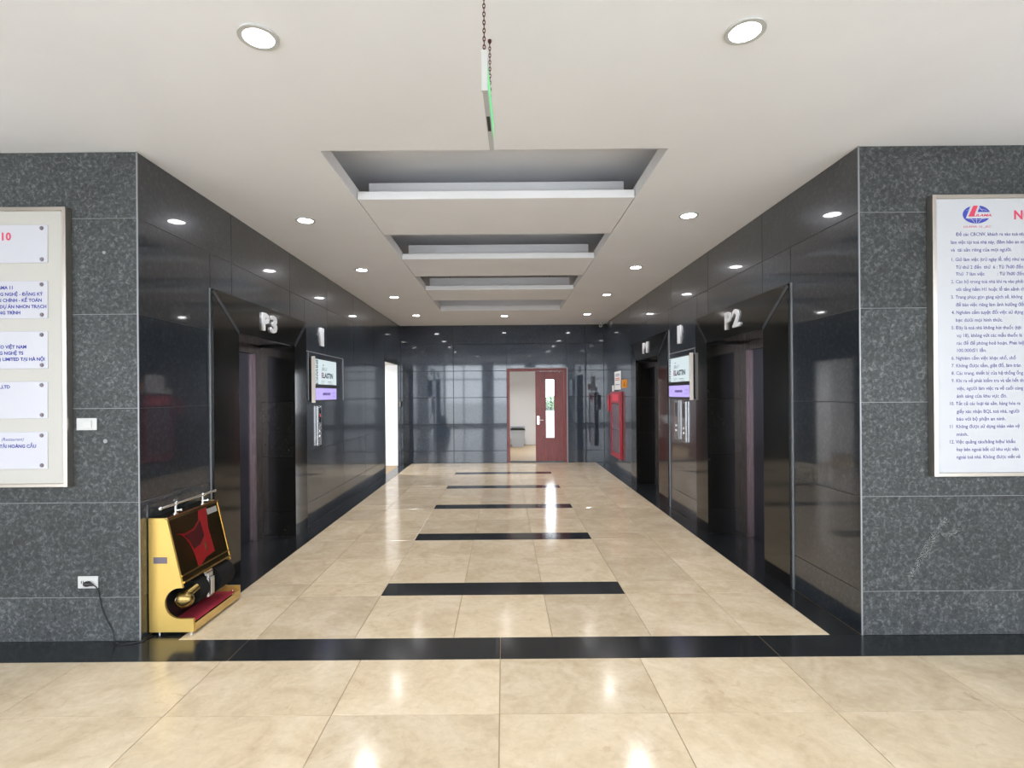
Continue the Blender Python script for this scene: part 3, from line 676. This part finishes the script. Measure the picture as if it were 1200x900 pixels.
MB().cyl((p.x, 11.25, H - .03), (p.x, 11.25, H), .05).build('base', 'white_plastic', t, True); MB().ball((p.x, 11.24, H - .055), .042).build('camera_body', 'white_plastic', t, True); MB().ball((p.x - .015, 11.205, H - .062), .018).build('camera_lens', 'black_plastic', t, True)

# ------------------------------------------------------------------ bin and planting seen through the end door
t = thing('waste_bin', (.4, 15.1, 0), 'grey plastic bin with black bag behind the open red door', 'bin')
A = P(598, 523.5, 15.0)
bx = .26; bxm = .40
def loft(r, mat, nm, par):
    b = bmesh.new(); ringv = []
    for (hx, hy, z) in r: ringv.append([b.verts.new((bxm + sx * hx, 15.1 + sy * hy, z)) for sx, sy in ((-1, -1), (1, -1), (1, 1), (-1, 1))])
    for A_, B_2 in zip(ringv, ringv[1:]):
        for i in range(4): b.faces.new((A_[i], A_[(i + 1) % 4], B_2[(i + 1) % 4], B_2[i]))
    b.faces.new(ringv[0]); b.faces.new(ringv[-1]); bmesh.ops.recalc_face_normals(b, faces=b.faces)
    return MB().add(b).build(nm, mat, par)
loft([(.17, .15, .002), (.20, .18, .44), (.215, .19, .44), (.215, .19, .47)], 'bin_grey', 'body', t)
loft([(.20, .175, .471), (.21, .18, .50), (.15, .12, .535), (.05, .05, .53)], 'bin_bag', 'bag', t)
MB().box(bxm - .21, bxm + .22, 15.27, 15.30, .47, .57, .006).build('lid', 'bin_grey', t)
t = thing('door_closer_panel', (DX0 + .16, 12.4, .8), 'dark upright panel on the wall behind the open red leaf', 'panel')
bpy.data.objects.remove(t)
t = thing('terrace_shrub', (1.9, 19.0, -.02), 'green leafy shrub beyond the glass slot of the red door', 'shrub')
mb = MB().cyl((1.9, 19.0, -.02), (1.9, 19.0, 1.0), .05, .03); mb.build('trunk', 'rust_chain', t)
b = bmesh.new(); rnd = random.Random(3)
for k in range(1500):
    v = Vector((rnd.gauss(0, 1), rnd.gauss(0, 1), rnd.gauss(0, 1))).normalized() * (.25 + .3 * rnd.random())
    c0 = Vector((1.95, 19.0, 1.05)) + Vector((v.x * 1.5, v.y, v.z * .75)); u = Vector((rnd.uniform(-1, 1), rnd.uniform(-1, 1), rnd.uniform(-1, 1))).normalized() * .085; w = u.orthogonal().normalized() * .045
    b.faces.new([b.verts.new(q) for q in (c0 - u, c0 + w, c0 + u, c0 - w)])
fo = MB().add(b).build('foliage', 'leaf_green', t, kind='stuff')

# ------------------------------------------------------------------ gold shoe polisher
S0, S1 = 3.31, 3.90; XK = XL + .006
sp = thing('shoe_polisher', (-2.1, (S0 + S1) / 2, 0), 'gold electric shoe polishing machine with red mat by the left corner', 'shoe polisher')
arc_pts = [(-2.043 + .097 * math.cos(R(a)), .2 + .097 * math.sin(R(a))) for a in range(80, 271, 10)]
prof = [(XK, .02), (XK, .735), (-2.125, .735), (-2.026, .297)] + arc_pts[1:] + [(-1.96, .103), (-1.96, .02)]
def side(y0, y1, mat):
    return MB().prism(prof, y0, y1, 'y').build('side_panel', mat, sp)
s = side(S0, S0 + .016, 'gold_brushed'); side(S1 - .016, S1, 'gold_brushed')
MB().box(-2.208, -2.122, S0 - .003, S0 - .0005, .452, .492, .001).build('name_plate', 'plate_dark', s)
# slanted front: dark mirror with thin gold rims
pa, pb = Vector((-2.125, .735)), Vector((-2.026, .297)); dv = (pb - pa).normalized(); nv = Vector((-dv.y, dv.x));  nv = nv if nv.x > 0 else -nv
def slant(u0, u1, v0, v1, o0, o1, mat, name, par):
    """u = distance along Y from the near side, v = distance down the slope"""
    pts = [pa + dv * v0 + nv * o0, pa + dv * v1 + nv * o0, pa + dv * v1 + nv * o1, pa + dv * v0 + nv * o1]
    return MB().prism([tuple(p) for p in pts], S0 + u0, S0 + u1, 'y').build(name, mat, par)
L = (pb - pa).length
fp = slant(.016, .574, 0, L - .03, -.016, 0.0, 'gold_dark', 'front_panel', sp)
slant(0, .59, -.004, .006, -.012, .004, 'gold_polished', 'rim', sp); slant(.578, .592, 0, L - .01, -.01, .004, 'gold_polished', 'rim', sp)
slant(.016, .574, L - .075, L - .066, 0.0, .006, 'gold_polished', 'rim', sp); slant(.016, .574, L - .035, L - .024, -.01, .012, 'gold_polished', 'rim', sp)
slant(.43, .55, .035, .075, .0, .003, 'plate_pale', 'maker_plate', sp)
def inlay(pts, o, mat, name):
    b = bmesh.new(); lay = []
    for oo in (o, o + .0012):
        lay.append([b.verts.new(((pa + dv * v + nv * oo).x, S0 + u, (pa + dv * v + nv * oo).y)) for u, v in pts])
    b.faces.new(lay[0]); b.faces.new(lay[1]); n_ = len(pts)
    for i in range(n_): b.faces.new((lay[0][i], lay[0][(i + 1) % n_], lay[1][(i + 1) % n_], lay[1][i]))
    bmesh.ops.recalc_face_normals(b, faces=b.faces); return MB().add(b).build(name, mat, fp)
curve = [(.045 + .155 * math.sin(R(a)), .115 + .27 * (1 - math.cos(R(a)))) for a in range(0, 91, 10)]
inlay([(.33, .025), (.43, .02), (.40, .16), (.415, .335), (.30, .345), (.215, .385)] + curve[::-1] + [(.14, .135), (.24, .125), (.31, .085)], .0004, 'red_inlay', 'red_shape')  # flat red shape laid onto the front panel
inlay([(.12, .145), (.24, .135), (.325, .09), (.335, .20), (.27, .245), (.195, .255), (.165, .19)], .002, 'red_inlay_dark', 'dark_red_shape')  # smaller, darker red shape laid over it
inlay([(.315, .245), (.335, .24), (.338, .30), (.318, .305)], .0018, 'gold_polished', 'gold_tag')
MB().box(XK, -2.12, S0 + .016, S1 - .016, .715, .733).build('top_panel', 'gold_dark', sp)
MB().box(XK, XK + .012, S0 + .016, S1 - .016, .03, .715).build('back_panel', 'black_plastic', sp)
# chrome grab rail
mb = MB().cyl((-2.155, S0 - .01, .80), (-2.155, S1 + .02, .80), .009, seg=14); mb.ball((-2.155, S0 - .012, .80), .013); mb.ball((-2.155, S1 + .022, .80), .011); rail = mb.build('grab_rail', 'chrome', sp, True)
for y in (S0 + .14, S1 - .14):
    mb = MB().cyl((-2.155, y, .735), (-2.155, y, .79), .0075); mb.cyl((-2.155, y, .733), (-2.155, y, .741), .017); mb.ball((-2.155, y, .80), .015); mb.cyl((-2.155, y, .757), (-2.13, y + .012, .757), .006); mb.ball((-2.128, y + .013, .757), .010)
    mb.build('rail_post', 'chrome', sp, True)
# base tray, mat, motor and brushes
MB().box(XK + .012, -1.972, S0 + .016, S1 - .016, .03, .05).build('base_plate', 'gold_polished', sp)
MB().box(-1.972, -1.957, S0 + .016, S1 - .016, .02, .072).build('front_lip', 'gold_polished', sp)
MB().box(-2.14, -1.973, S0 + .018, S1 - .018, .050, .062).build('mat', 'red_mat', sp)
MB().box(-2.16, -2.145, S0 + .016, S1 - .016, .05, .335).build('inner_panel', 'black_plastic', sp)
MB().box(-2.145, -2.05, S0 + .018, S1 - .018, .335, .345).build('inner_cover', 'black_plastic', sp)
MB().cyl((-2.075, S0 + .02, .215), (-2.075, S1 - .03, .215), .012).build('axle', 'chrome', sp, True)
def brush(y0, y1, r, mat):
    b = MB().cyl((-2.075, y0, .215), (-2.075, y1, .215), r, seg=40)
    for v in b.bm.verts:
        a = math.atan2(v.co.z - .215, v.co.x + 2.075); s_ = 1 + .05 * math.sin(a * 20); v.co.x = -2.075 + (v.co.x + 2.075) * s_; v.co.z = .215 + (v.co.z - .215) * s_
    return b.build('brush', mat, sp, True)
brush(S0 + .13, S0 + .24, .085, 'black_bristle'); brush(S0 + .37, S1 - .035, .095, 'black_bristle')
MB().ball((-2.05, S0 + .055, .205), .062, (1, .7, .9), 24).build('polish_dispenser', 'gold_dim', sp, True)
MB().cyl((-2.035, S0 + .06, .235), (-2.01, S0 + .13, .262), .03, .022).build('dispenser_neck', 'gold_dim', sp, True)
mb = MB().box(-2.08, -2.015, S0 + .265, S0 + .33, .13, .30, .008); mb.box(-2.015, -2.0, S0 + .275, S0 + .32, .15, .27, .004); mb.build('motor_housing', 'steel', sp)
MB().cyl((-2.05, S0 + .25, .29), (-2.05, S0 + .35, .29), .022).build('motor_cap', 'chrome', sp, True)
MB().cyl((-1.992, S1 - .05, .062), (-1.992, S1 - .05, .085), .007).build('mat_button', 'chrome', sp, True)
for x in (-2.19, -1.99):
    for y in (S0 + .03, S1 - .03): MB().cyl((x, y, .0005), (x, y, .021), .010).build('foot', 'chrome', sp, True)
